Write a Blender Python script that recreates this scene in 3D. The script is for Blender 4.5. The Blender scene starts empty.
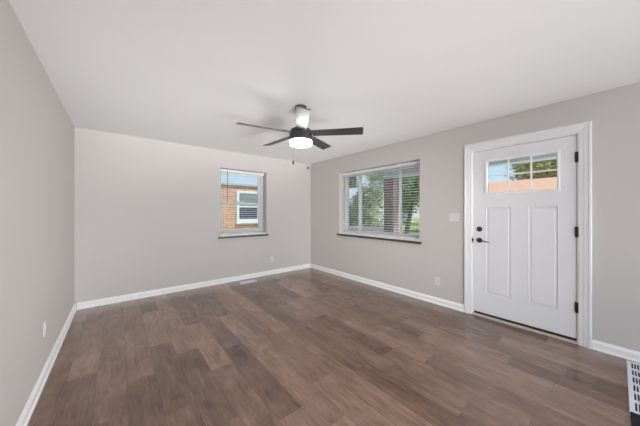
import bpy, bmesh, math, random
from mathutils import Vector, Matrix

C = bpy.context.scene.collection
PI = math.pi

# ------------------------------------------------------------------ room numbers (metres)
L, B, R, H = -0.454, 4.604, 3.498, 2.44      # left wall x, back wall y, right wall x, ceiling height
NEAR = -2.0                                   # how far the shell runs behind the camera
WT = 0.25                                     # wall thickness
YAW = 0.68909                                 # camera heading, clockwise from the room's long axis

# ------------------------------------------------------------------ camera
cam = bpy.data.objects.new('camera', bpy.data.cameras.new('camera'))
C.objects.link(cam)
cam.location = (0, 0, 1.3096)
cam.rotation_euler = (PI/2, 0, -YAW)
cam.data.sensor_width = 36.0
cam.data.lens = 244.79*36.0/640.0
cam.data.shift_x = -0.29/640
cam.data.shift_y = -1.2/640
cam.data.clip_start = 0.03
bpy.context.scene.camera = cam

# ------------------------------------------------------------------ world, sun, fill lights, exposure
world = bpy.data.worlds.new('sky'); bpy.context.scene.world = world
world.use_nodes = True
wn = world.node_tree; wn.nodes.clear()
w_out = wn.nodes.new('ShaderNodeOutputWorld'); w_bg = wn.nodes.new('ShaderNodeBackground')
w_tc = wn.nodes.new('ShaderNodeTexCoord'); w_sep = wn.nodes.new('ShaderNodeSeparateXYZ')
w_rmp = wn.nodes.new('ShaderNodeValToRGB')
w_rmp.color_ramp.elements[0].position = 0.0;  w_rmp.color_ramp.elements[0].color = (0.86, 0.94, 1.0, 1)
w_rmp.color_ramp.elements[1].position = 0.55; w_rmp.color_ramp.elements[1].color = (0.24, 0.50, 0.95, 1)
e = w_rmp.color_ramp.elements.new(0.11); e.color = (0.62, 0.83, 1.0, 1)
wn.links.new(w_tc.outputs['Generated'], w_sep.inputs[0]); wn.links.new(w_sep.outputs['Z'], w_rmp.inputs[0])
wn.links.new(w_rmp.outputs[0], w_bg.inputs[0]); wn.links.new(w_bg.outputs[0], w_out.inputs[0])
w_bg.inputs[1].default_value = 0.98

sun = bpy.data.objects.new('sun', bpy.data.lights.new('sun', 'SUN')); C.objects.link(sun)
sun.data.energy = 4.6; sun.data.angle = math.radians(1.0); sun.data.color = (1.0, 0.94, 0.86)
sun.rotation_euler = Vector((-0.22, 0.46, -0.86)).to_track_quat('-Z', 'Y').to_euler()

# daylight adds unseen area lights behind the camera to brighten the room evenly
def fill_light(name, loc, aim, w, h, watts, spread, col):
    o = bpy.data.objects.new(name, bpy.data.lights.new(name, 'AREA')); C.objects.link(o)
    o.data.shape = 'RECTANGLE'; o.data.size = w; o.data.size_y = h
    o.location = loc; o.rotation_euler = Vector(aim).to_track_quat('-Z', 'Z').to_euler()
    o.data.energy = watts; o.data.spread = math.radians(spread); o.data.color = col
    return o
COOL, WARM = (0.97, 0.985, 1.0), (1.0, 0.99, 0.98)
fill_light('rear_fill_right', (3.4, -2.6, 1.10), (-0.60, 1, -0.05), 1.2, 2.2, 22, 46, COOL)
fill_light('rear_fill_left', (-0.3, -2.6, 1.10), (0.55, 1, -0.05), 1.2, 2.2, 20, 46, COOL)
fill_light('rear_fill_wide', (-0.4, -3.2, 1.10), (0.60, 1, 0.10), 3.8, 2.2, 48, 180, COOL)
fill_light('ceiling_fill_far', (1.5, -2.0, 0.05), (0, 1, 0.38), 3.8, 0.9, 16, 22, WARM)
fill_light('ceiling_fill_mid', (1.5, -2.2, 0.20), (0, 1, 0.55), 3.8, 0.9, 7, 34, WARM)
fill_light('ceiling_fill_near', (1.5, -2.3, 0.20), (0, 1, 1.0), 3.6, 0.7, 14, 180, WARM)

LAMP = 50.0                                   # brightness of the fan's own lamp
vs = bpy.context.scene.view_settings
vs.view_transform = 'Standard'; vs.look = 'None'; vs.gamma = 1.0; vs.use_curve_mapping = False
vs.exposure = 0.07

# ------------------------------------------------------------------ materials
def newmat(name):
    m = bpy.data.materials.new(name); m.use_nodes = True
    nt = m.node_tree; b = nt.nodes['Principled BSDF']
    return m, nt, b

def paint(name, col, rough=0.5, var=0.03, scale=6.0, bump=0.0, bscale=300.0, metal=0.0, spec=0.5):
    m, nt, b = newmat(name)
    tc = nt.nodes.new('ShaderNodeTexCoord')
    nz = nt.nodes.new('ShaderNodeTexNoise'); nz.inputs['Scale'].default_value = scale; nz.inputs['Detail'].default_value = 3
    nt.links.new(tc.outputs['Object'], nz.inputs['Vector'])
    mx = nt.nodes.new('ShaderNodeMix'); mx.data_type = 'RGBA'
    mx.inputs[6].default_value = tuple(c*(1-var) for c in col)+(1,)
    mx.inputs[7].default_value = tuple(min(1, c*(1+var)) for c in col)+(1,)
    nt.links.new(nz.outputs['Fac'], mx.inputs[0]); nt.links.new(mx.outputs[2], b.inputs['Base Color'])
    b.inputs['Roughness'].default_value = rough; b.inputs['Metallic'].default_value = metal
    b.inputs['Specular IOR Level'].default_value = spec
    if bump:
        n2 = nt.nodes.new('ShaderNodeTexNoise'); n2.inputs['Scale'].default_value = bscale
        nt.links.new(tc.outputs['Object'], n2.inputs['Vector'])
        bp = nt.nodes.new('ShaderNodeBump'); bp.inputs['Strength'].default_value = bump; bp.inputs['Distance'].default_value = 0.002
        nt.links.new(n2.outputs['Fac'], bp.inputs['Height']); nt.links.new(bp.outputs[0], b.inputs['Normal'])
    return m

def glassmat(name):
    m = bpy.data.materials.new(name); m.use_nodes = True; nt = m.node_tree; nt.nodes.clear()
    o = nt.nodes.new('ShaderNodeOutputMaterial'); mx = nt.nodes.new('ShaderNodeMixShader')
    t = nt.nodes.new('ShaderNodeBsdfTransparent'); t.inputs[0].default_value = (0.95, 0.97, 0.965, 1)
    g = nt.nodes.new('ShaderNodeBsdfGlossy'); g.inputs['Roughness'].default_value = 0.02
    f = nt.nodes.new('ShaderNodeFresnel'); f.inputs[0].default_value = 1.35
    nt.links.new(f.outputs[0], mx.inputs[0]); nt.links.new(t.outputs[0], mx.inputs[1]); nt.links.new(g.outputs[0], mx.inputs[2])
    nt.links.new(mx.outputs[0], o.inputs[0])
    return m

def math_node(nt, op, a, b=None):
    n = nt.nodes.new('ShaderNodeMath'); n.operation = op
    for i, v in enumerate((a, b)):
        if v is None: continue
        if isinstance(v, (int, float)): n.inputs[i].default_value = v
        else: nt.links.new(v, n.inputs[i])
    return n.outputs[0]

def floor_layer():
    m, nt, b = newmat('wood_plank_flooring')
    tc = nt.nodes.new('ShaderNodeTexCoord'); sp = nt.nodes.new('ShaderNodeSeparateXYZ')
    nt.links.new(tc.outputs['Object'], sp.inputs[0])
    W, LEN = 0.180, 1.02
    xs = math_node(nt, 'DIVIDE', math_node(nt, 'ADD', sp.outputs['X'], 10.03), W)
    row = math_node(nt, 'FLOOR', xs); fx = math_node(nt, 'FRACT', xs)
    wn1 = nt.nodes.new('ShaderNodeTexWhiteNoise'); wn1.noise_dimensions = '1D'; nt.links.new(row, wn1.inputs['W'])
    ys = math_node(nt, 'ADD', math_node(nt, 'DIVIDE', math_node(nt, 'ADD', sp.outputs['Y'], 20.0), LEN), wn1.outputs['Value'])
    colm = math_node(nt, 'FLOOR', ys); fy = math_node(nt, 'FRACT', ys)
    cb = nt.nodes.new('ShaderNodeCombineXYZ'); nt.links.new(row, cb.inputs[0]); nt.links.new(colm, cb.inputs[1])
    wn2 = nt.nodes.new('ShaderNodeTexWhiteNoise'); wn2.noise_dimensions = '2D'; nt.links.new(cb.outputs[0], wn2.inputs['Vector'])
    # grain: long stretched noise, shifted for every plank
    sc = nt.nodes.new('ShaderNodeCombineXYZ')
    nt.links.new(math_node(nt, 'ADD', math_node(nt, 'MULTIPLY', sp.outputs['X'], 22.0), math_node(nt, 'MULTIPLY', wn2.outputs['Value'], 91.0)), sc.inputs[0])
    nt.links.new(math_node(nt, 'MULTIPLY', sp.outputs['Y'], 1.7), sc.inputs[1])
    nt.links.new(math_node(nt, 'MULTIPLY', wn2.outputs['Value'], 37.0), sc.inputs[2])
    g1 = nt.nodes.new('ShaderNodeTexNoise'); g1.inputs['Scale'].default_value = 1.0; g1.inputs['Detail'].default_value = 6; g1.inputs['Roughness'].default_value = 0.65
    g1.inputs['Distortion'].default_value = 0.6
    nt.links.new(sc.outputs[0], g1.inputs['Vector'])
    sc2 = nt.nodes.new('ShaderNodeCombineXYZ')
    nt.links.new(math_node(nt, 'MULTIPLY', sp.outputs['X'], 150.0), sc2.inputs[0])
    nt.links.new(math_node(nt, 'MULTIPLY', sp.outputs['Y'], 7.0), sc2.inputs[1])
    nt.links.new(math_node(nt, 'MULTIPLY', wn2.outputs['Value'], 37.0), sc2.inputs[2])
    g2 = nt.nodes.new('ShaderNodeTexNoise'); g2.inputs['Scale'].default_value = 1.0; g2.inputs['Detail'].default_value = 3
    nt.links.new(sc2.outputs[0], g2.inputs['Vector'])
    sc3 = nt.nodes.new('ShaderNodeCombineXYZ')
    nt.links.new(math_node(nt, 'MULTIPLY', sp.outputs['X'], 9.0), sc3.inputs[0])
    nt.links.new(math_node(nt, 'MULTIPLY', sp.outputs['Y'], 4.0), sc3.inputs[1])
    nt.links.new(math_node(nt, 'MULTIPLY', wn2.outputs['Value'], 53.0), sc3.inputs[2])
    g3 = nt.nodes.new('ShaderNodeTexNoise'); g3.inputs['Scale'].default_value = 1.0; g3.inputs['Detail'].default_value = 5; g3.inputs['Roughness'].default_value = 0.6
    g3.inputs['Distortion'].default_value = 0.8
    nt.links.new(sc3.outputs[0], g3.inputs['Vector'])
    big = nt.nodes.new('ShaderNodeTexNoise'); big.inputs['Scale'].default_value = 1.6; big.inputs['Detail'].default_value = 4
    nt.links.new(tc.outputs['Object'], big.inputs['Vector'])
    fac = math_node(nt, 'ADD', math_node(nt, 'ADD', math_node(nt, 'MULTIPLY', g1.outputs['Fac'], 0.36), math_node(nt, 'MULTIPLY', g3.outputs['Fac'], 0.44)),
          math_node(nt, 'ADD', math_node(nt, 'MULTIPLY', wn2.outputs['Value'], 0.27), math_node(nt, 'MULTIPLY', g2.outputs['Fac'], 0.34)))
    fac = math_node(nt, 'ADD', fac, math_node(nt, 'MULTIPLY', math_node(nt, 'SUBTRACT', big.outputs['Fac'], 0.5), 0.25))
    rp = nt.nodes.new('ShaderNodeValToRGB'); el = rp.color_ramp.elements
    el[0].position = 0.44; el[0].color = FLOOR_COLS[0]+(1,)
    el[1].position = 0.95; el[1].color = FLOOR_COLS[2]+(1,)
    k = el.new(0.66); k.color = FLOOR_COLS[1]+(1,)
    nt.links.new(fac, rp.inputs[0])
    # joints
    ex = math_node(nt, 'MINIMUM', fx, math_node(nt, 'SUBTRACT', 1.0, fx))
    ey = math_node(nt, 'MULTIPLY', math_node(nt, 'MINIMUM', fy, math_node(nt, 'SUBTRACT', 1.0, fy)), LEN/W)
    edge = math_node(nt, 'MINIMUM', ex, ey)
    ss = nt.nodes.new('ShaderNodeMapRange'); ss.inputs['From Min'].default_value = 0.002; ss.inputs['From Max'].default_value = 0.010
    nt.links.new(edge, ss.inputs['Value'])
    mx = nt.nodes.new('ShaderNodeMix'); mx.data_type = 'RGBA'
    mx.inputs[6].default_value = (0.070, 0.046, 0.036, 1)
    nt.links.new(ss.outputs[0], mx.inputs[0]); nt.links.new(rp.outputs[0], mx.inputs[7])
    nt.links.new(mx.outputs[2], b.inputs['Base Color'])
    rr = nt.nodes.new('ShaderNodeMapRange'); rr.inputs['To Min'].default_value = 0.17; rr.inputs['To Max'].default_value = 0.27; b.inputs['Specular IOR Level'].default_value = 0.5
    nt.links.new(g1.outputs['Fac'], rr.inputs['Value']); nt.links.new(rr.outputs[0], b.inputs['Roughness'])
    bp = nt.nodes.new('ShaderNodeBump'); bp.inputs['Strength'].default_value = 0.10; bp.inputs['Distance'].default_value = 0.001
    b.inputs['Coat Weight'].default_value = 0.45; b.inputs['Coat Roughness'].default_value = 0.13; b.inputs['Coat IOR'].default_value = 1.55
    hh = math_node(nt, 'ADD', ss.outputs[0], math_node(nt, 'MULTIPLY', g2.outputs['Fac'], 0.35))
    nt.links.new(hh, bp.inputs['Height']); nt.links.new(bp.outputs[0], b.inputs['Normal'])
    return m

def brick_mat(name, c1, c2, mortar, axis='X', bw=0.21, bh=0.067):
    m, nt, b = newmat(name)
    tc = nt.nodes.new('ShaderNodeTexCoord'); sp = nt.nodes.new('ShaderNodeSeparateXYZ'); cb = nt.nodes.new('ShaderNodeCombineXYZ')
    nt.links.new(tc.outputs['Object'], sp.inputs[0])
    if axis == 'XY': nt.links.new(math_node(nt, 'ADD', sp.outputs['X'], sp.outputs['Y']), cb.inputs[0])
    else: nt.links.new(sp.outputs[axis], cb.inputs[0])
    nt.links.new(sp.outputs['Z'], cb.inputs[1])
    br = nt.nodes.new('ShaderNodeTexBrick')
    br.inputs['Scale'].default_value = 1.0; br.inputs['Brick Width'].default_value = bw; br.inputs['Row Height'].default_value = bh
    br.inputs['Mortar Size'].default_value = 0.008
    br.inputs['Color1'].default_value = c1+(1,); br.inputs['Color2'].default_value = c2+(1,); br.inputs['Mortar'].default_value = mortar+(1,)
    nt.links.new(cb.outputs[0], br.inputs['Vector'])
    nz = nt.nodes.new('ShaderNodeTexNoise'); nz.inputs['Scale'].default_value = 5; nt.links.new(tc.outputs['Object'], nz.inputs['Vector'])
    hs = nt.nodes.new('ShaderNodeHueSaturation'); nt.links.new(br.outputs['Color'], hs.inputs['Color'])
    mr = nt.nodes.new('ShaderNodeMapRange'); mr.inputs['To Min'].default_value = 0.75; mr.inputs['To Max'].default_value = 1.25
    nt.links.new(nz.outputs['Fac'], mr.inputs['Value']); nt.links.new(mr.outputs[0], hs.inputs['Value'])
    nt.links.new(hs.outputs[0], b.inputs['Base Color']); b.inputs['Roughness'].default_value = 0.9
    return m

def leaf_mat(name, c1, c2):
    m, nt, b = newmat(name)
    tc = nt.nodes.new('ShaderNodeTexCoord'); nz = nt.nodes.new('ShaderNodeTexNoise')
    nz.inputs['Scale'].default_value = 3.5; nz.inputs['Detail'].default_value = 4
    nt.links.new(tc.outputs['Object'], nz.inputs['Vector'])
    rp = nt.nodes.new('ShaderNodeValToRGB'); rp.color_ramp.elements[0].position = 0.35; rp.color_ramp.elements[1].position = 0.65
    rp.color_ramp.elements[0].color = c1+(1,); rp.color_ramp.elements[1].color = c2+(1,)
    nt.links.new(nz.outputs['Fac'], rp.inputs[0]); nt.links.new(rp.outputs[0], b.inputs['Base Color'])
    b.inputs['Roughness'].default_value = 0.6
    return m

FLOOR_COLS = ((0.066, 0.035, 0.022), (0.180, 0.102, 0.066), (0.345, 0.214, 0.150))
M = {}
M['wall'] = paint('greige_wall_paint', (0.578, 0.549, 0.530), 0.62, 0.012, 1.5, 0.10, 160)
M['ceiling'] = paint('white_ceiling_paint', (0.90, 0.90, 0.90), 0.8, 0.01, 2.0, 0.15, 120)
M['trim'] = paint('white_trim_paint', (0.90, 0.90, 0.895), 0.35, 0.01)
M['door'] = paint('white_door_paint', (0.80, 0.80, 0.815), 0.38, 0.01)
M['floor'] = floor_layer()
M['vinyl'] = paint('white_vinyl', (0.82, 0.83, 0.84), 0.4, 0.01)
M['slat'] = paint('white_blind_slat', (0.85, 0.85, 0.85), 0.45, 0.01)
M['cord'] = paint('white_cord', (0.8, 0.8, 0.8), 0.8, 0.02)
M['wand'] = paint('grey_green_wand', (0.16, 0.22, 0.21), 0.2, 0.02)
M['sill'] = paint('dark_brown_sill', (0.070, 0.050, 0.041), 0.4, 0.25, 20)
M['glass'] = glassmat('window_glass')
M['black'] = paint('black_hardware', (0.012, 0.012, 0.013), 0.35, 0.1, metal=0.0)
M['charcoal'] = paint('charcoal_fan_metal', (0.035, 0.035, 0.042), 0.35, 0.1, metal=0.3)
M['blade'] = paint('charcoal_fan_blade', (0.030, 0.031, 0.036), 0.40, 0.12, 8, spec=0.6)
M['rubber'] = paint('black_rubber', (0.012, 0.012, 0.012), 0.7, 0.1)
M['plate'] = paint('white_plastic', (0.70, 0.69, 0.675), 0.35, 0.01)
M['slot'] = paint('dark_slot', (0.03, 0.03, 0.03), 0.8, 0.1)
M['sensor'] = paint('beige_plastic', (0.62, 0.55, 0.47), 0.45, 0.02)
M['sensor_lens'] = paint('brown_lens', (0.16, 0.09, 0.06), 0.3, 0.05)
M['vent'] = paint('white_enamelled_steel', (0.78, 0.79, 0.82), 0.35, 0.01)
M['pit'] = paint('dark_duct', (0.02, 0.02, 0.022), 0.8, 0.1)
M['mat'] = paint('rough_black', (0.004, 0.0035, 0.0035), 0.95, 0.3, 200, 0.8, 400)
M['threshold'] = paint('tan_threshold', (0.62, 0.55, 0.49), 0.4, 0.05)
lm, nt, b = newmat('lit_diffuser')
b.inputs['Base Color'].default_value = (0.9, 0.9, 0.88, 1)
b.inputs['Emission Color'].default_value = (1.0, 0.975, 0.94, 1); b.inputs['Emission Strength'].default_value = LAMP
M['lamp'] = lm
M['grass'] = leaf_mat('lawn', (0.20, 0.28, 0.06), (0.42, 0.46, 0.14))
M['concrete'] = paint('pale_concrete', (0.50, 0.48, 0.45), 0.85, 0.08, 4)
M['reflector'] = paint('pale_reflector', (0.80, 0.78, 0.75), 0.85, 0.05, 2)
M['asphalt'] = paint('grey_asphalt', (0.22, 0.22, 0.22), 0.9, 0.1, 8)
M['brick_tan'] = brick_mat('tan_brick', (0.50, 0.22, 0.11), (0.68, 0.36, 0.19), (0.66, 0.50, 0.38), 'X')
M['brick_red'] = brick_mat('dark_red_brick', (0.26, 0.15, 0.125), (0.40, 0.25, 0.21), (0.42, 0.36, 0.33), 'XY')
M['brick_house'] = brick_mat('orange_brick', (0.52, 0.27, 0.17), (0.62, 0.36, 0.24), (0.6, 0.5, 0.42), 'Y')
M['siding'] = paint('pale_grey_siding', (0.66, 0.68, 0.70), 0.7, 0.05, 3)
M['roof_tan'] = paint('tan_roof_shingle', (0.66, 0.38, 0.24), 0.9, 0.25, 5)
M['roof_grey'] = paint('grey_roof_shingle', (0.50, 0.53, 0.57), 0.9, 0.12, 9)
M['fascia'] = paint('grey_fascia', (0.42, 0.40, 0.38), 0.6, 0.05)
M['soffit'] = paint('grey_soffit', (0.70, 0.70, 0.72), 0.7, 0.03)
M['dark_glass'] = paint('dark_window_pane', (0.06, 0.075, 0.10), 0.12, 0.2, 2)
M['bark'] = paint('tree_bark', (0.10, 0.075, 0.055), 0.95, 0.3, 12)
M['pale_bark'] = paint('pale_bark', (0.55, 0.52, 0.46), 0.9, 0.2, 12)
M['leaf_light'] = leaf_mat('light_green_leaves', (0.30, 0.37, 0.18), (0.60, 0.64, 0.40))
M['leaf_mid'] = leaf_mat('mid_green_leaves', (0.11, 0.19, 0.06), (0.30, 0.40, 0.13))
M['leaf_dark'] = leaf_mat('dark_green_leaves', (0.045, 0.085, 0.035), (0.15, 0.22, 0.08))
M['leaf_olive'] = leaf_mat('olive_leaves', (0.26, 0.30, 0.10), (0.66, 0.62, 0.30))

# ------------------------------------------------------------------ mesh helpers
class MB:
    def __init__(s): s.bm = bmesh.new()
    def box(s, a, b, bevel=0.0):
        a, b = Vector(a), Vector(b)
        r = bmesh.ops.create_cube(s.bm, size=1.0)
        vs_ = r['verts']
        for v in vs_:
            v.co = Vector(((a[i]+b[i])/2 + v.co[i]*abs(b[i]-a[i]) for i in range(3)))
        if bevel:
            es = list({e for v in vs_ for e in v.link_edges})
            bmesh.ops.bevel(s.bm, geom=es, offset=bevel, segments=2, profile=0.5, affect='EDGES')
        return s
    def quad(s, *pts):
        s.bm.faces.new([s.bm.verts.new(p) for p in pts]); return s
    def lathe(s, prof, centre=(0, 0, 0), axis='Z', n=32):
        c = Vector(centre); rings = []
        for (r, h) in prof:
            ring = []
            if r < 1e-6: rings.append([s.bm.verts.new(c+s._ax((0, 0, h), axis))]); continue
            for i in range(n):
                t = 2*PI*i/n
                ring.append(s.bm.verts.new(c+s._ax((r*math.cos(t), r*math.sin(t), h), axis)))
            rings.append(ring)
        for a, b in zip(rings, rings[1:]):
            for i in range(n):
                j = (i+1) % n
                if len(a) == 1 and len(b) == 1: continue
                if len(a) == 1: s.bm.faces.new((a[0], b[j], b[i]))
                elif len(b) == 1: s.bm.faces.new((a[i], a[j], b[0]))
                else: s.bm.faces.new((a[i], a[j], b[j], b[i]))
        return s
    def _ax(s, v, axis):
        x, y, z = v
        if axis == 'Z': return Vector((x, y, z))
        if axis == 'X': return Vector((-z, x, y))      # height runs towards -x (into the room from the right wall)
        if axis == '+X': return Vector((z, x, y))
        return Vector((x, -z, y))                      # 'Y': height runs towards -y
    def tube(s, p, q, r, n=8):
        p, q = Vector(p), Vector(q); d = (q-p).normalized()
        u = d.orthogonal().normalized(); w = d.cross(u)
        rr = r if isinstance(r, tuple) else (r, r)
        A = [s.bm.verts.new(p+rr[0]*(u*math.cos(2*PI*i/n)+w*math.sin(2*PI*i/n))) for i in range(n)]
        Bq = [s.bm.verts.new(q+rr[1]*(u*math.cos(2*PI*i/n)+w*math.sin(2*PI*i/n))) for i in range(n)]
        for i in range(n):
            j = (i+1) % n; s.bm.faces.new((A[i], A[j], Bq[j], Bq[i]))
        s.bm.faces.new(A[::-1]); s.bm.faces.new(Bq)
        return s
    def extrude_profile(s, prof, p, q, out):
        """sweep a 2-D profile (distance out from the wall, height) from p to q along the wall"""
        p, q, out = Vector(p), Vector(q), Vector(out)
        A = [s.bm.verts.new(p+out*a+Vector((0, 0, h))) for a, h in prof]
        Bq = [s.bm.verts.new(q+out*a+Vector((0, 0, h))) for a, h in prof]
        n = len(prof)
        for i in range(n):
            j = (i+1) % n; s.bm.faces.new((A[i], A[j], Bq[j], Bq[i]))
        s.bm.faces.new(A[::-1]); s.bm.faces.new(Bq)
        return s
    def build(s, name, mat, parent=None, loc=(0, 0, 0), smooth=False):
        bmesh.ops.recalc_face_normals(s.bm, faces=s.bm.faces)
        me = bpy.data.meshes.new(name); s.bm.to_mesh(me); s.bm.free()
        me.materials.append(mat)
        if smooth:
            for p in me.polygons: p.use_smooth = True
            try: me.set_sharp_from_angle(angle=math.radians(35))
            except Exception: pass
        o = bpy.data.objects.new(name, me); C.objects.link(o)
        o.location = loc
        if parent: o.parent = parent
        return o

def thing(name, label, cat, loc=(0, 0, 0), rz=0.0, group=None, kind=None):
    o = bpy.data.objects.new(name, None); C.objects.link(o)
    o.empty_display_size = 0.1
    o.location = loc; o.rotation_euler = (0, 0, rz)
    return tag(o, label, cat, group, kind)
def tag(o, label, cat, group=None, kind=None):
    o['label'] = label; o['category'] = cat
    if group: o['group'] = group
    if kind: o['kind'] = kind
    return o

def wall_mesh(n_axis, c0, c1, a0, a1, holes):
    """wall between planes c0 (room face) and c1 along axis a (x or y), z 0..H, rectangular holes (a0,a1,z0,z1)"""
    mb = MB()
    As = sorted({a0, a1, *[h[0] for h in holes], *[h[1] for h in holes]})
    Zs = sorted({0.0, H, *[h[2] for h in holes], *[h[3] for h in holes]})
    def solid(i, k):
        if i < 0 or k < 0 or i >= len(As)-1 or k >= len(Zs)-1: return False
        a, z = (As[i]+As[i+1])/2, (Zs[k]+Zs[k+1])/2
        return not any(h[0] < a < h[1] and h[2] < z < h[3] for h in holes)
    def P(c, a, z): return (c, a, z) if n_axis == 'x' else (a, c, z)
    for i in range(len(As)-1):
        for k in range(len(Zs)-1):
            if not solid(i, k): continue
            u0, u1, z0, z1 = As[i], As[i+1], Zs[k], Zs[k+1]
            for c in (c0, c1): mb.quad(P(c, u0, z0), P(c, u1, z0), P(c, u1, z1), P(c, u0, z1))
            if not solid(i-1, k): mb.quad(P(c0, u0, z0), P(c1, u0, z0), P(c1, u0, z1), P(c0, u0, z1))
            if not solid(i+1, k): mb.quad(P(c0, u1, z0), P(c1, u1, z0), P(c1, u1, z1), P(c0, u1, z1))
            if not solid(i, k-1): mb.quad(P(c0, u0, z0), P(c1, u0, z0), P(c1, u1, z0), P(c0, u1, z0))
            if not solid(i, k+1): mb.quad(P(c0, u0, z1), P(c1, u0, z1), P(c1, u1, z1), P(c0, u1, z1))
    bmesh.ops.remove_doubles(mb.bm, verts=mb.bm.verts, dist=1e-5)
    return mb

# ------------------------------------------------------------------ shell
BW = (1.424, 2.353, 0.853, 2.115)            # back window opening: x0, x1, z0, z1
FW = (1.894, 3.635, 0.862, 2.105)            # front window opening: y0, y1, z0, z1
DR = (0.243, 1.184, 0.0, 2.090)              # door opening: y0, y1, z0, z1

def st(o, label, cat): return tag(o, label, cat, kind='structure')
st(MB().box((L-WT, NEAR, -0.12), (R+WT, B+WT, 0)).build('floor', M['floor']), 'brown wood plank floor of the empty room', 'floor')
st(MB().box((L-WT, NEAR, H), (R+WT, B+WT, H+0.15)).build('ceiling', M['ceiling']), 'white painted flat ceiling', 'ceiling')
st(MB().box((L-WT, NEAR, 0), (L, B+WT, H)).build('wall_left', M['wall']), 'blank greige wall on the left', 'wall')
st(wall_mesh('y', B, B+WT, L, R+WT, [BW]).build('wall_back', M['wall']), 'greige back wall with the smaller window', 'wall')
st(wall_mesh('x', R, R+WT, NEAR, B, [FW, DR]).build('wall_right', M['wall']), 'greige right wall with the wide window and front door', 'wall')

base_prof = [(0, 0), (0.022, 0), (0.022, 0.010), (0.018, 0.018), (0.014, 0.022), (0.014, 0.066), (0.010, 0.074), (0.006, 0.080), (0.004, 0.088), (0, 0.090)]
st(MB().extrude_profile(base_prof, (L, NEAR, 0), (L, B, 0), (1, 0, 0)).build('baseboard_left', M['trim']), 'white baseboard along the left wall', 'baseboard')
st(MB().extrude_profile(base_prof, (L+0.022, B, 0), (R-0.022, B, 0), (0, -1, 0)).build('baseboard_back', M['trim']), 'white baseboard along the back wall', 'baseboard')
st(MB().extrude_profile(base_prof, (R, 1.274, 0), (R, B, 0), (-1, 0, 0)).build('baseboard_right', M['trim']), 'white baseboard on the right wall between door and corner', 'baseboard')
st(MB().extrude_profile(base_prof, (R, NEAR, 0), (R, 0.153, 0), (-1, 0, 0)).build('baseboard_right.001', M['trim']), 'white baseboard on the right wall at the hinge side of the door', 'baseboard')

# door casing: a stepped profile mitred round three sides
def casing(y0, y1, zt, prof, x):
    mb = MB(); loops = []
    for o_, t in prof:
        loops.append([mb.bm.verts.new((x-t, a, z)) for a, z in ((y1+o_, 0), (y1+o_, zt+o_), (y0-o_, zt+o_), (y0-o_, 0))])
    for a, b in zip(loops, loops[1:]+loops[:1]):
        for i in range(3): mb.bm.faces.new((a[i], a[i+1], b[i+1], b[i]))
    mb.bm.faces.new([l[0] for l in loops]); mb.bm.faces.new([l[3] for l in loops][::-1])
    return mb
cas_prof = [(0, 0), (0, 0.009), (0.004, 0.012), (0.030, 0.013), (0.040, 0.017), (0.064, 0.018), (0.070, 0.024), (0.084, 0.024), (0.089, 0.020), (0.089, 0)]
st(casing(DR[0]+0.001, DR[1]-0.001, DR[3]-0.001, cas_prof, R).build('trim_1', M['door']), 'white moulded casing around the front door', 'trim')

# ------------------------------------------------------------------ front door
dy0, dy1, dz0, dz1 = 0.258, 1.168, 0.050, 2.072
XD = R+0.012                                  # room face of the door leaf
door = thing('door_1', 'white front door with six small lites and two tall panels', 'door', (R, 0.713, 0), kind='structure')
OFF = Vector((-R, -0.713, 0))
def dpart(mb, name, mat, parent=None, smooth=False):
    bmesh.ops.translate(mb.bm, verts=mb.bm.verts, vec=OFF)
    return mb.build(name, mat, parent or door, smooth=smooth)

jb = MB()
jb.box((R, DR[0]+.001, 0.022), (R+WT-.01, dy0-0.004, DR[3]-.001)).box((R, dy1+0.004, 0.022), (R+WT-.01, DR[1]-.001, DR[3]-.001))
jb.box((R, dy0-0.004, dz1+0.004), (R+WT-.01, dy1+0.004, DR[3]-.001))
dpart(jb, 'door_jamb', M['trim'])
stp = MB()
stp.box((XD+.046, dy0-.004, .022), (XD+.09, dy0+.010, dz1+.004)).box((XD+.046, dy1-.010, .022), (XD+.09, dy1+.004, dz1+.004)).box((XD+.046, dy0+.010, dz1-.010), (XD+.09, dy1-.010, dz1+.004))
dpart(stp, 'weatherstrip', M['rubber'])

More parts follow.
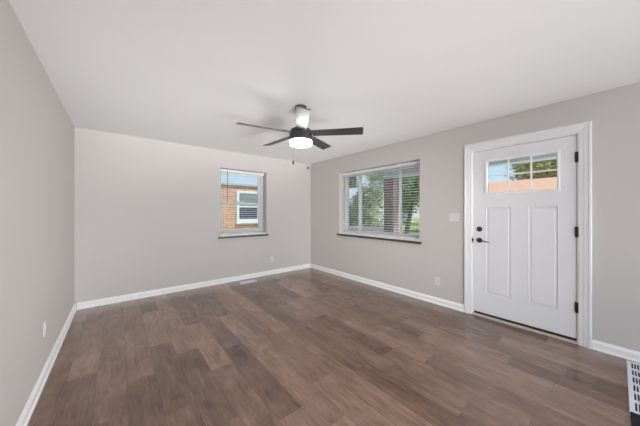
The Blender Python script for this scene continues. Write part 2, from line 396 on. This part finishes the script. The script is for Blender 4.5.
def door_leaf():
    mb = MB()
    panels = [(0.783, 1.040, 0.290, 1.372), (0.386, 0.632, 0.290, 1.372)]
    lite = (0.398, 1.018, 1.545, 1.926)
    ys = sorted({dy0, dy1, lite[0], lite[1], *[p[0] for p in panels], *[p[1] for p in panels]})
    zs = sorted({dz0, dz1, lite[2], lite[3], 0.290, 1.372})
    def inside(y, z, r): return r[0] < y < r[1] and r[2] < z < r[3]
    for xx in (XD, XD+0.044):
        for i in range(len(ys)-1):
            for k in range(len(zs)-1):
                y, z = (ys[i]+ys[i+1])/2, (zs[k]+zs[k+1])/2
                if inside(y, z, lite) or (xx == XD and any(inside(y, z, p) for p in panels)): continue
                mb.quad((xx, ys[i], zs[k]), (xx, ys[i+1], zs[k]), (xx, ys[i+1], zs[k+1]), (xx, ys[i], zs[k+1]))
    for r in ((dy0, dy1, dz0, dz1), lite):
        for (a, b) in (((r[0], r[2]), (r[1], r[2])), ((r[1], r[2]), (r[1], r[3])), ((r[1], r[3]), (r[0], r[3])), ((r[0], r[3]), (r[0], r[2]))):
            mb.quad((XD, *a), (XD, *b), (XD+.044, *b), (XD+.044, *a))
    for p in panels:                          # embossed: groove, ogee, raised field
        rings = []
        for ins, dep in ((0, 0), (0.004, -0.003), (0.010, 0.009), (0.020, 0.010), (0.032, 0.002), (0.036, 0.002)):
            y0, y1, z0, z1 = p[0]+ins, p[1]-ins, p[2]+ins, p[3]-ins
            rings.append([mb.bm.verts.new((XD+dep, y, z)) for y, z in ((y0, z0), (y1, z0), (y1, z1), (y0, z1))])
        for a, b in zip(rings, rings[1:]):
            for i in range(4): mb.bm.faces.new((a[i], a[(i+1) % 4], b[(i+1) % 4], b[i]))
        mb.bm.faces.new(rings[-1])
    bmesh.ops.remove_doubles(mb.bm, verts=mb.bm.verts, dist=1e-5)
    return mb
leaf = dpart(door_leaf(), 'door_leaf', M['door'])

def ring_frame(x0, prof, r):
    """picture-frame moulding round rectangle r=(y0,y1,z0,z1) on plane x0; prof = (inset, height towards the room)"""
    mb = MB(); loops = []
    for ins, t in prof:
        y0, y1, z0, z1 = r[0]+ins, r[1]-ins, r[2]+ins, r[3]-ins
        loops.append([mb.bm.verts.new((x0-t, y, z)) for y, z in ((y0, z0), (y1, z0), (y1, z1), (y0, z1))])
    for a, b in zip(loops, loops[1:]):
        for i in range(4): mb.bm.faces.new((a[i], a[(i+1) % 4], b[(i+1) % 4], b[i]))
    return mb
lf = dpart(ring_frame(XD, [(0, 0), (0, 0.008), (0.006, 0.013), (0.018, 0.013), (0.024, 0.006), (0.026, -0.018)], (0.374, 1.042, 1.521, 1.950)), 'lite_frame', M['trim'])
gr = MB()
ly0, ly1, lz0, lz1 = 0.398, 1.018, 1.545, 1.926
for i in (1, 2):
    yc = ly0+(ly1-ly0)*i/3; gr.box((XD-.004, yc-.008, lz0), (XD+.012, yc+.008, lz1), .003)
zc = 1.747; gr.box((XD-.003, ly0, zc-.008), (XD+.0115, ly1, zc+.008), .003)
dpart(gr, 'glazing_bars', M['trim'])
dpart(MB().box((XD+.018, ly0+.001, lz0+.001), (XD+.024, ly1-.001, lz1-.001)), 'glass_pane', M['glass'])
# hardware: lever set, deadbolt, latch plate
yk = 1.106
lever = dpart(MB().lathe([(0, 0.010), (0.020, 0.010), (0.030, 0.006), (0.032, 0), (0.0, 0)], (XD, yk, 0.952), 'X', 28), 'door_handle', M['black'], smooth=True)
lv = MB().lathe([(0, 0.052), (0.010, 0.052), (0.011, 0.008), (0, 0.008)], (XD, yk, 0.952), 'X', 16)
lv.tube((XD-.046, yk, .952), (XD-.048, yk-.055, .948), (.0095, .008)); lv.tube((XD-.048, yk-.055, .948), (XD-.044, yk-.115, .938), (.008, .006))
lvo = dpart(lv, 'lever', M['black'], smooth=True)
lvo.parent = lever
db = dpart(MB().lathe([(0, 0.018), (0.018, 0.018), (0.026, 0.012), (0.031, 0.006), (0.032, 0), (0, 0)], (XD, yk, 1.092), 'X', 28), 'deadbolt', M['black'], smooth=True)
dpart(MB().box((XD-.032, yk-.005, 1.078), (XD-.016, yk+.005, 1.106), .002), 'thumb_turn', M['black']).parent = db
dpart(MB().box((R-.011, dy1+.006, .915), (R-.004, dy1+.016, .985), .001).lathe([(0, .012), (.010, .011), (.014, 0), (0, 0)], (R-.004, dy1+.008, .952), 'X', 16), 'strike_plate', M['black'])
for z in (0.363, 1.110, 1.851):
    hg = MB().box((XD-.004, dy0-.003, z-.05), (XD+.002, dy0+.012, z+.05)).box((R-.012, dy0-.014, z-.05), (R+.012, dy0-.003, z+.05))
    hg.tube((XD-.016, dy0-.002, z-.052), (XD-.016, dy0-.002, z+.052), .0075, 12)
    dpart(hg, 'hinge', M['black'])
dpart(MB().box((XD+.001, dy0+.001, .0235), (XD+.042, dy1-.001, .0495)), 'door_sweep', M['rubber'])
dpart(MB().box((R-.012, DR[0]+.002, 0.0005), (R+WT, DR[1]-.002, .022), .004), 'threshold', M['threshold'])

# ------------------------------------------------------------------ windows (local frame: a = along the wall, d = outwards, z)
def rail_frame(mb, a0, a1, z0, z1, d0, d1, w, wb=None):
    wb = wb or w
    mb.box((a0, d0, z0), (a0+w, d1, z1), .003).box((a1-w, d0, z0), (a1, d1, z1), .003)
    mb.box((a0+w, d0, z0), (a1-w, d1, z0+wb), .003).box((a0+w, d0, z1-w), (a1-w, d1, z1), .003)
    return mb

W1 = thing('window_1', 'small double-hung window in the back wall facing a brick house', 'window', ((BW[0]+BW[1])/2, B, BW[2]), kind='structure')
hw = (BW[1]-BW[0])/2-.001; hh = BW[3]-BW[2]-.001
rail_frame(MB(), -hw, hw, .022, hh, .165, .245, .045, .035).build('window_frame', M['vinyl'], W1)
up = rail_frame(MB(), -hw+.047, hw-.047, .60, hh-.037, .207, .238, .040, .035).build('sash', M['vinyl'], W1)
MB().box((-hw+.087, .218, .635), (hw-.087, .224, hh-.077)).build('glass_pane', M['glass'], up)
lo = rail_frame(MB(), -hw+.047, hw-.047, .059, .648, .170, .205, .042, .040)
lo.box((-.06, .160, .648), (.06, .200, .662), .003)
lo = lo.build('sash', M['vinyl'], W1)
MB().box((-hw+.089, .184, .099), (hw-.089, .190, .606)).build('glass_pane', M['glass'], lo)
s1 = MB().box((-hw-.035, -.030, -.030), (hw+.035, -.0005, .0)); s1.build('window_sill', M['sill'], W1); MB().box((-hw, .0005, 0.0005), (hw, .245, .021)).build('window_stool', M['trim'], W1)

W2 = thing('window_2', 'wide three-pane window in the right wall facing the front garden', 'window', (R, (FW[0]+FW[1])/2, FW[2]), -PI/2, kind='structure')
hw2 = (FW[1]-FW[0])/2-.001; hh2 = FW[3]-FW[2]-.001
fr = rail_frame(MB(), -hw2, hw2, .022, hh2, .170, .245, .045, .030)
fr.build('window_frame', M['vinyl'], W2)
yc2 = (FW[0]+FW[1])/2
cuts = [-hw2+.047, yc2-3.235, yc2-2.36, hw2-.047]
for i in range(3):
    a0, a1 = cuts[i], cuts[i+1]
    if i == 1: a0 -= .02; a1 += .02
    d0 = .172 if i != 1 else .209
    sh = rail_frame(MB(), a0, a1, .054, hh2-.047, d0, d0+.032, .028, .030).build('sash', M['vinyl'], W2)
    MB().box((a0+.028, d0+.012, .084), (a1-.028, d0+.018, hh2-.075)).build('glass_pane', M['glass'], sh)
s2 = MB().box((-hw2-.045, -.034, -.034), (hw2+.030, -.0005, .0)); s2.build('window_sill', M['sill'], W2); MB().box((-hw2, .0005, .0005), (hw2, .245, .021)).build('window_stool', M['trim'], W2)

# ------------------------------------------------------------------ blinds
def blind(name, label, loc, rz, a0, a1, z0, z1, d, tilt, cords, wand=None, group=None):
    """z0 = bottom of bottom rail, z1 = top of headrail, heights above the floor"""
    t = thing(name, label, 'window blind', loc, rz, group)
    MB().box((a0, d-.028, z1-.052), (a1, d+.028, z1), .003).build('headrail', M['slat'], t)
    sl = MB(); n = int((z1-.060-z0-.030)/.043)
    for i in range(n):
        zc = z0+.052+i*.043
        c, s = math.cos(tilt)*.0245, math.sin(tilt)*.0245
        pts = []
        for f, cam_ in ((-1, 0), (-.35, .0022), (.35, .0022), (1, 0)):
            pts.append((d+f*c, zc+f*s+cam_))
        A = [[sl.bm.verts.new((a, p[0], p[1]+h)) for p in pts] for a in (a0+.004, a1-.004) for h in (0, .0028)]
        for k in range(3):
            sl.bm.faces.new((A[0][k], A[0][k+1], A[2][k+1], A[2][k])); sl.bm.faces.new((A[1][k+1], A[1][k], A[3][k], A[3][k+1]))
            sl.bm.faces.new((A[0][k], A[1][k], A[1][k+1], A[0][k+1])); sl.bm.faces.new((A[2][k], A[2][k+1], A[3][k+1], A[3][k]))
        sl.bm.faces.new((A[0][0], A[2][0], A[3][0], A[1][0])); sl.bm.faces.new((A[0][3], A[1][3], A[3][3], A[2][3]))
    sl.build('slats', M['slat'], t)
    MB().box((a0+.002, d-.026, z0), (a1-.002, d+.026, z0+.022), .004).build('bottom_rail', M['slat'], t)
    for c in cords:
        cd = MB()
        for dd in (-.0262, .0262): cd.tube((c, d+dd, z0+.02), (c, d+dd, z1-.05), .0016, 6)
        cd.build('ladder_cord', M['cord'], t)
    if wand:
        MB().tube((wand[0], d-.040, z1-.03), (wand[0], d-.044, wand[1]), .0055, 8).tube((wand[0], d-.029, z1-.03), (wand[0], d-.040, z1-.03), .004, 6).build('tilt_wand', M['wand'], t)
    return t
blind('window_blind', 'white slatted blind open in the small back window, with tilt wand', ((BW[0]+BW[1])/2, B, 0), 0, -hw+.006, hw-.006, BW[2]+.024, BW[3]-.003, .115, .04,
      (-.34, .34), (-hw+.16, 1.50))
ym = yc2-2.345                                # where the two front blinds meet, near the right mullion
blind('window_blind', 'wide white slatted blind over the left and middle panes of the front window', (R, yc2, 0), -PI/2, -hw2+.006, ym-.006, FW[2]+.024, FW[3]-.003, .115, .04,
      (-hw2+.10, yc2-3.19, yc2-2.80, ym-.05), None, 'front window blinds')
blind('window_blind', 'narrow white slatted blind over the right pane of the front window', (R, yc2, 0), -PI/2, ym+.006, hw2-.006, FW[2]+.024, FW[3]-.003, .115, .04,
      (ym+.06, hw2-.06), None, 'front window blinds')

# ------------------------------------------------------------------ ceiling fan
FX, FY = 1.513, 2.165
fan = thing('ceiling_fan', 'charcoal five-blade ceiling fan with a lit round lamp', 'ceiling fan', (FX, FY, H))
def Z(z): return z-H
MB().lathe([(0, 0), (0.060, 0), (0.062, -.012), (0.059, -.045), (0.045, -.072), (0.018, -.080), (0, -.080)]).build('canopy', M['charcoal'], fan, smooth=True)
MB().tube((0, 0, Z(2.21)), (0, 0, Z(2.365)), .0135, 16).build('downrod', M['charcoal'], fan, smooth=True)
MB().lathe([(0, Z(2.222)), (.030, Z(2.222)), (.034, Z(2.208)), (.085, Z(2.200)), (.112, Z(2.185)), (.122, Z(2.165)), (.124, Z(2.10)), (.122, Z(2.068)), (0, Z(2.068))], n=48).build('motor_housing', M['charcoal'], fan, smooth=True)
MB().lathe([(0, Z(2.0675)), (.117, Z(2.0675)), (.119, Z(2.050)), (.117, Z(2.034)), (.108, Z(2.027)), (.06, Z(2.024)), (0, Z(2.0235))], n=48).build('lamp_shade', M['lamp'], fan, smooth=True)
pitch = math.radians(14)
def blade_bm(ang):
    mb = MB()
    r0, r1, w0, w1, th = .125, .660, .050, .0635, .004
    out = [(r0, -w0), (r1-.008, -w1), (r1-.002, -w1+.003), (r1, -w1+.010), (r1, w1-.010), (r1-.002, w1-.003), (r1-.008, w1), (r0, w0)]
    M4 = Matrix.Translation((0, 0, Z(2.150))) @ Matrix.Rotation(ang, 4, 'Z') @ Matrix.Rotation(-pitch, 4, 'X')
    T = [mb.bm.verts.new(M4 @ Vector((a, b, th))) for a, b in out]
    U = [mb.bm.verts.new(M4 @ Vector((a, b, -th))) for a, b in out]
    n = len(out)
    for i in range(n):
        j = (i+1) % n; mb.bm.faces.new((T[i], T[j], U[j], U[i]))
    mb.bm.faces.new(T); mb.bm.faces.new(U[::-1])
    return mb
def iron_bm(ang):
    mb = MB(); M4 = Matrix.Translation((0, 0, Z(2.150))) @ Matrix.Rotation(ang, 4, 'Z') @ Matrix.Rotation(-pitch, 4, 'X')
    mb.box((.118, -.028, .0045), (.215, .028, .0095), .002)
    bmesh.ops.transform(mb.bm, matrix=M4, verts=mb.bm.verts)
    return mb
for deg in (23.6, 95.6, 168.6, 236.8, 312.6):
    ang = math.radians(deg)
    bl = blade_bm(ang).build('blade', M['blade'], fan)
    iron_bm(ang).build('blade_bracket', M['charcoal'], bl)
ch = MB(); cx_, cy_ = 1.504-FX, 2.300-FY
ch.tube((cx_*.85, cy_*.85, Z(2.085)), (cx_, cy_, Z(2.085)), .005, 8)
ch.tube((cx_, cy_, Z(2.085)), (cx_, cy_, Z(1.885)), .0011, 6)
cho = ch.build('pull_chain', M['charcoal'], fan)
MB().lathe([(0, Z(1.888)), (.004, Z(1.886)), (.009, Z(1.872)), (.0105, Z(1.855)), (.008, Z(1.840)), (0, Z(1.836))], (cx_, cy_, 0), n=16).build('chain_pull', M['black'], cho, smooth=True)

# ------------------------------------------------------------------ plates on the walls (local: a along wall, d towards the room, z)
def plate(name, label, cat, loc, rz, w, h, group=None):
    t = thing(name, label, cat, loc, rz, group)
    MB().box((-w/2, -.0065, -h/2), (w/2, 0, h/2), .0025).build('cover_plate', M['plate'], t)
    return t
def outlet(label, loc, rz):
    t = plate('wall_outlet', label, 'outlet', loc, rz, .072, .116, 'duplex wall outlets')
    for s in (-1, 1):
        rc = MB().box((-.017, -.0090, s*.0200-.0145), (.017, -.0062, s*.0200+.0145), .003).build('receptacle', M['plate'], t)
        sl = MB().box((-.0078, -.0094, s*.0200-.001), (-.0056, -.0088, s*.0200+.008)).box((.0056, -.0094, s*.0200-.001), (.0078, -.0088, s*.0200+.007))
        sl.lathe([(0, .0094), (.0024, .0094), (.0024, .0088)], (0, 0, s*.0200-.0075), 'Y', 10)
        sl.build('slots', M['slot'], rc)
outlet('white outlet on the right wall between the wide window and the door', (R, 1.626, .326), -PI/2)
outlet('white outlet low on the blank left wall', (L, 2.877, .385), PI/2)
outlet('white outlet low on the back wall, right of the small window', (2.472, B, .305), 0)
sw = plate('light_switch', 'white three-gang light switch plate beside the front door', 'light switch', (R, 1.402, 1.235), -PI/2, .138, .116)
for i in (-1, 0, 1):
    bz = MB().box((i*.046-.017, -.0085, -.034), (i*.046+.017, -.0062, .034), .001).build('rocker', M['plate'], sw)
    MB().box((i*.046-.012, -.0115, -.002), (i*.046+.012, -.0080, .026), .0012).build('paddle', M['plate'], bz)
# corner device
sn = thing('motion_sensor', 'small beige sensor mounted high in the far right corner', 'sensor', (3.405, B, 2.335))
MB().box((-.036, -.040, -.058), (.036, 0, .058), .012).build('sensor_body', M['sensor'], sn, smooth=True)
MB().box((-.020, -.046, -.036), (.020, -.036, .022), .006).build('sensor_lens', M['sensor_lens'], sn, smooth=True)

# ------------------------------------------------------------------ floor grilles
fv = thing('floor_vent', 'small white floor register by the back wall under the window', 'floor vent', (1.858, 4.385, 0))
fm = MB(); w, d_ = .152, .078
fm.box((-w, -d_, .0002), (-w+.016, d_, .006), .002).box((w-.016, -d_, .0002), (w, d_, .006), .002).box((-w+.016, -d_, .0002), (w-.016, -d_+.016, .006), .002).box((-w+.016, d_-.016, .0002), (w-.016, d_, .006), .002)
fm.build('register_frame', M['vent'], fv)
MB().box((-w+.016, -d_+.016, .0002), (w-.016, d_-.016, .0012)).build('duct', M['pit'], fv)
lvm = MB()
for i in range(15):
    x = -w+.024+i*(2*w-.048)/14; lvm.box((x-.0065, -d_+.016, .0014), (x+.0065, d_-.016, .0050))
lvm.box((-w+.016, -.004, .0018), (w-.016, .004, .0054)).build('louvres', M['vent'], fv)

gx0, gx1, gy1, gy0 = 2.577, 3.432, -.050, -.424
rg = thing('return_grille', 'large white slotted floor grille near the door, at the lower right edge', 'floor vent', ((gx0+gx1)/2, (gy0+gy1)/2, 0))
a, bq = (gx1-gx0)/2, (gy1-gy0)/2; bd = .022; hz = .014
gm = MB()
gm.box((-a, -bq, .0002), (-a+bd, bq, hz), .003).box((a-bd, -bq, .0002), (a, bq, hz), .003).box((-a+bd, -bq, .0002), (a-bd, -bq+bd, hz), .003).box((-a+bd, bq-bd, .0002), (a-bd, bq, hz), .003)
gm.build('grille_frame', M['vent'], rg)
MB().box((-a+bd, -bq+bd, .0002), (a-bd, bq-bd, .0015)).build('duct', M['pit'], rg)
lm_ = MB(); inner = 2*a-2*bd
for i in range(1, 6):
    x = -a+bd+inner*i/6; lm_.box((x-.014, -bq+bd, .0016), (x+.014, bq-bd, hz-.001))
nb = int((2*bq-2*bd)/.0150)
for i in range(nb+1):
    y = bq-bd-i*.0150; lm_.box((-a+bd, y-.0028, .0016), (a-bd, y+.0028, hz-.0015))
lm_.build('slotted_face', M['vent'], rg)
mt = MB().box((1.85, -.85, .0005), (2.574, -.054, .012), .004).build('floor_layer', M['mat'])  # flat rough black slab on the floor at the grille's near end
tag(mt, 'flat black slab at the near end of the white slotted floor grille', 'mat')

# ------------------------------------------------------------------ outdoors
GZ = -0.45
st(MB().box((-30, -30, GZ-.3), (70, 70, GZ)).build('lawn_ground', M['grass']), 'sunlit lawn around the house', 'lawn')
st(MB().box((13.5, -30, GZ), (17.5, 60, GZ+.02)).build('street_pavement', M['asphalt']), 'grey street across the front garden', 'street')
st(MB().box((R+WT, -1.2, GZ), (5.62, 6.4, -.06)).build('porch_slab', M['concrete']), 'pale concrete porch slab outside the front door', 'porch')

st(MB().box((-9, -16, GZ), (9, NEAR-.02, -.13)).build('rear_reflector', M['reflector']), 'pale sunlit patio added behind the room to bounce light onto the ceiling', 'reflector')  # unseen pale slab, added so sunlight bounces up to the ceiling
st(MB().box((5.63, -5, GZ), (12, 5.2, GZ+.05)).build('front_bounce_slab', M['concrete']), 'pale concrete slab added beyond the porch for neutral bounce light', 'bounce_slab')  # unseen slab, added to keep green lawn bounce off the porch beam
# neighbour's brick house seen through the back window
NY = 9.0
nh = thing('brick_house', 'tan brick neighbouring house seen through the small back window', 'house', (3.5, NY, GZ))
def N(z): return z-GZ
MB().box((-6, 0, 0), (3.7, 7, N(2.27))).build('house_wall', M['brick_tan'], nh)
MB().box((-6.1, -.06, N(2.275)), (3.8, 7.1, N(2.34))).build('flat_roof', M['fascia'], nh)
nx0, nx1, nz0, nz1 = 3.369-3.5, 4.29-3.5, N(.908), N(2.097)
nf = MB(); nf.box((nx0, -.05, nz0), (nx0+.10, .02, nz1)).box((nx1-.10, -.05, nz0), (nx1, .02, nz1)).box((nx0+.10, -.05, nz0), (nx1-.10, .02, nz0+.13)).box((nx0+.10, -.05, nz1-.09), (nx1-.10, .02, nz1))
nf.box((nx0+.10, -.04, (nz0+nz1)/2-.03), (nx1-.10, .02, (nz0+nz1)/2+.03)).box((nx0-.03, -.09, nz0-.04), (nx1+.03, .02, nz0))
nfo = nf.build('house_window', M['vinyl'], nh)
MB().box((nx0+.10, -.012, nz0+.13), (nx1-.10, -.003, nz1-.09)).build('house_pane', M['dark_glass'], nfo)
nb_ = MB()
for i in range(11):
    z = nz1-.11-i*.042; nb_.box((nx0+.11, -.024, z-.008), (nx1-.11, -.016, z+.008))
nb_.build('house_blind', M['siding'], nfo)

# porch: brick pillar, beam, roof, railing
pw = .26
bp_ = thing('porch_pillar', 'dark red brick porch pillar seen through the front window', 'pillar', (5.2+pw/2, 3.77-pw/2, -.06))
MB().box((-pw/2, -pw/2, 0), (pw/2, pw/2, 2.215)).build('shaft', M['brick_red'], bp_)
MB().box((-pw/2-.03, -pw/2-.03, 0), (pw/2+.03, pw/2+.03, .10), .006).build('pillar_base', M['concrete'], bp_)
pr = thing('porch_roof', 'grey porch canopy over the front door', 'porch roof', (R+WT, 0, 2.16))
MB().box((1.46, -1.2, 0), (1.70, 3.80, .06), .004).build('beam_trim', M['trim'], pr)
MB().box((1.48, -1.2, .06), (1.68, 3.80, .34)).build('beam', M['soffit'], pr)
MB().box((.001, -1.2, .34), (1.95, 3.90, .46)).build('roof_deck', M['soffit'], pr)
rl = thing('porch_railing', 'white porch railing beside the brick pillar', 'railing', (5.33, 3.80, -.06))
MB().box((-.035, .0, .90), (.035, 2.5, .95), .008).build('top_rail', M['trim'], rl)
MB().box((-.025, .0, .10), (.025, 2.5, .14), .005).build('bottom_rail', M['trim'], rl)
for i in range(17):
    MB().box((-.015, .10+i*.145-.015, .14), (.015, .10+i*.145+.015, .90)).build('baluster', M['trim'], rl)
for y in (2.54,): MB().box((-.05, y-.04, 0), (.05, y+.06, 1.02), .008).build('newel_post', M['trim'], rl)

def gable_house(name, label, loc, lx, ly, ze, zr, wall_m, roof_m, ridge='y', group=None):
    h = thing(name, label, 'house', loc, 0, group)
    MB().box((-lx/2, -ly/2, 0), (lx/2, ly/2, ze)).build('house_wall', wall_m, h)
    rf = MB(); o = .35
    if ridge == 'y': E = [(-lx/2-o, ze-.12), (0, zr), (lx/2+o, ze-.12)]; f = lambda p, t: (p[0], t, p[1]); ts = (-ly/2-o, ly/2+o)
    else: E = [(-ly/2-o, ze-.12), (0, zr), (ly/2+o, ze-.12)]; f = lambda p, t: (t, p[0], p[1]); ts = (-lx/2-o, lx/2+o)
    A = [[rf.bm.verts.new(f((p[0], p[1]+dz), t)) for p in E] for t in ts for dz in (0, .14)]
    for i in (0, 1):
        rf.bm.faces.new((A[1][i], A[1][i+1], A[3][i+1], A[3][i])); rf.bm.faces.new((A[0][i], A[2][i], A[2][i+1], A[0][i+1]))
        rf.bm.faces.new((A[0][i], A[0][i+1], A[1][i+1], A[1][i])); rf.bm.faces.new((A[2][i], A[3][i], A[3][i+1], A[2][i+1]))
    rf.bm.faces.new((A[0][0], A[1][0], A[3][0], A[2][0])); rf.bm.faces.new((A[0][2], A[2][2], A[3][2], A[1][2]))
    rf.build('house_roof', roof_m, h)
    for t in (ts[0]+o, ts[1]-o-.1):           # gable ends
        g = MB(); pts = [(E[0][0]+o, ze), (0, zr-.02), (E[2][0]-o, ze)]
        fa, fb = ([g.bm.verts.new(f(p, tt)) for p in pts] for tt in (t, t+.1))
        g.bm.faces.new(fa); g.bm.faces.new(fb[::-1])
        for i in range(3): g.bm.faces.new((fa[i], fa[(i+1) % 3], fb[(i+1) % 3], fb[i]))
        g.build('gable', wall_m, h)
    return h
hA = gable_house('bungalow', 'low house with a wide tan roof seen through the door lites', (24, 4.0, GZ), 8, 13, 2.75, 4.09, M['brick_house'], M['roof_tan'])
for y in (-4, 0, 4):
    wo = MB().box((-4.06, y-.7, 1.0), (-3.98, y+.7, 2.2)).build('house_window', M['vinyl'], hA)
    MB().box((-4.07, y-.6, 1.1), (-4.05, y+.6, 2.1)).build('house_pane', M['dark_glass'], wo)
hB = gable_house('bungalow', 'pale grey roofed house glimpsed at the left of the front window', (25, 23.0, GZ), 8, 9, 2.7, 4.9, M['siding'], M['roof_grey'])
for y in (-3.0, -1.0, 2.6):
    wo = MB().box((-4.06, y-.6, .9), (-3.98, y+.6, 2.2)).build('house_window', M['vinyl'], hB)
    MB().box((-4.07, y-.5, 1.0), (-4.05, y+.5, 2.1)).build('house_pane', M['dark_glass'], wo)
MB().box((-4.08, -4.2, .1), (-3.99, -3.7, 2.2)).build('house_door', M['trim'], hB)

def tree(name, label, loc, height, rad, trunk_h, seed, leaf, bark, n=2600, size=.16, lean=(0, 0), blobs=9, group=None, low=0.35):
    rnd = random.Random(seed)
    t = thing(name, label, 'tree', loc, 0, group)
    tk = MB(); top = Vector((lean[0], lean[1], height*.62))
    tk.tube((0, 0, 0), tuple(top*.5), (rad*.085+.03, rad*.06+.02), 10); tk.tube(tuple(top*.5), tuple(top), (rad*.06+.02, rad*.02+.01), 8)
    for i in range(7):
        ph = rnd.uniform(0, 2*PI); s = top*rnd.uniform(.45, .95)
        tk.tube(tuple(s), tuple(s+Vector((math.cos(ph)*rad*.75, math.sin(ph)*rad*.75, rad*rnd.uniform(.25, .7)))), (rad*.028+.01, .006), 6)
    tk.build('trunk', bark, t)
    cs = []
    for i in range(blobs):
        ph = rnd.uniform(0, 2*PI); rr = rad*.62*math.sqrt(rnd.random()); z = height*rnd.uniform(low, .86)
        cs.append((Vector((math.cos(ph)*rr+lean[0]*.8, math.sin(ph)*rr+lean[1]*.8, z)), rad*rnd.uniform(.38, .6)))
    f = MB()
    for i in range(n):
        c, r = rnd.choice(cs)
        d = Vector((rnd.gauss(0, 1), rnd.gauss(0, 1), rnd.gauss(0, .85))).normalized()
        p = c+d*r*rnd.random()**.4
        if p.z < .1: p.z = .1
        u = Vector((rnd.gauss(0, 1), rnd.gauss(0, 1), rnd.gauss(0, .6))).normalized(); v = u.orthogonal().normalized()*rnd.uniform(.5, .8)
        v = Matrix.Rotation(rnd.uniform(0, 2*PI), 3, u) @ v
        s = size*rnd.uniform(.6, 1.3)
        f.quad(tuple(p-u*s*.5), tuple(p+v*s*.35), tuple(p+u*s*.5), tuple(p-v*s*.35))
    f.build('foliage', leaf, t)
    return t
G = 'trees in the front garden'
tree('leafy_tree', 'pale green tree filling the middle pane of the front window', (11.7, 9.5, GZ), 4.8, 1.2, 1, 3, M['leaf_light'], M['bark'], 8000, .17, group=G, blobs=34, low=.10)
tree('leafy_tree', 'dark green tree behind the right pane of the front window', (10.0, 6.2, GZ), 5.0, 1.15, 1, 5, M['leaf_mid'], M['bark'], 3400, .17, lean=(.4, -.4), group=G, blobs=14, low=.45)
tree('leafy_tree', 'dark tree behind the grey roof at the left of the front window', (35, 33.5, GZ), 10.5, 3.6, 2, 7, M['leaf_dark'], M['bark'], 4200, .50, group=G, blobs=18)
tree('leafy_tree', 'tall green tree at the back of the street beyond the pale tree', (35, 23.5, GZ), 11, 3.9, 2, 8, M['leaf_mid'], M['bark'], 5200, .50, group=G, blobs=20, low=.15)
tree('leafy_tree', 'olive green tree with pale branches seen through the door lites', (33, 4.3, GZ), 9.5, 3.7, 2, 11, M['leaf_olive'], M['pale_bark'], 9000, .36, group=G, blobs=30, low=.5)
tree('leafy_tree', 'broad dark tree across the street beyond the right pane', (34, 14.5, GZ), 10, 3.7, 2, 13, M['leaf_dark'], M['bark'], 4800, .5, group=G, blobs=18, low=.2)

def bush(name, label, loc, rad, h, seed, leaf, n=1500, size=.12):
    rnd = random.Random(seed); t = thing(name, label, 'bush', loc, 0, None)
    st_ = MB()
    for i in range(6):
        ph = rnd.uniform(0, 2*PI); st_.tube((0, 0, 0), (math.cos(ph)*rad*.6, math.sin(ph)*rad*.6, h*.7), (.03, .01), 6)
    st_.build('stem', M['bark'], t)
    f = MB()
    for i in range(n):
        d = Vector((rnd.gauss(0, 1), rnd.gauss(0, 1), rnd.gauss(0, 1))).normalized()*rnd.random()**.35
        p = Vector((d.x*rad, d.y*rad, h*.52+d.z*h*.48))
        u = Vector((rnd.gauss(0, 1), rnd.gauss(0, 1), rnd.gauss(0, .6))).normalized(); v = Matrix.Rotation(rnd.uniform(0, 6.28), 3, u) @ u.orthogonal().normalized()
        q = size*rnd.uniform(.6, 1.3); f.quad(tuple(p-u*q*.5), tuple(p+v*q*.3), tuple(p+u*q*.5), tuple(p-v*q*.3))
    f.build('foliage', leaf, t)
bush('bush', 'dark bush in front of the pale house, low in the left pane', (19.4, 17.9, GZ), 1.3, 2.5, 21, M['leaf_dark'], 3000, .2)
bush('bush', 'dark rounded bush below the pale tree in the middle pane', (12.7, 11.6, GZ), .75, 1.7, 22, M['leaf_dark'], 2200, .13)
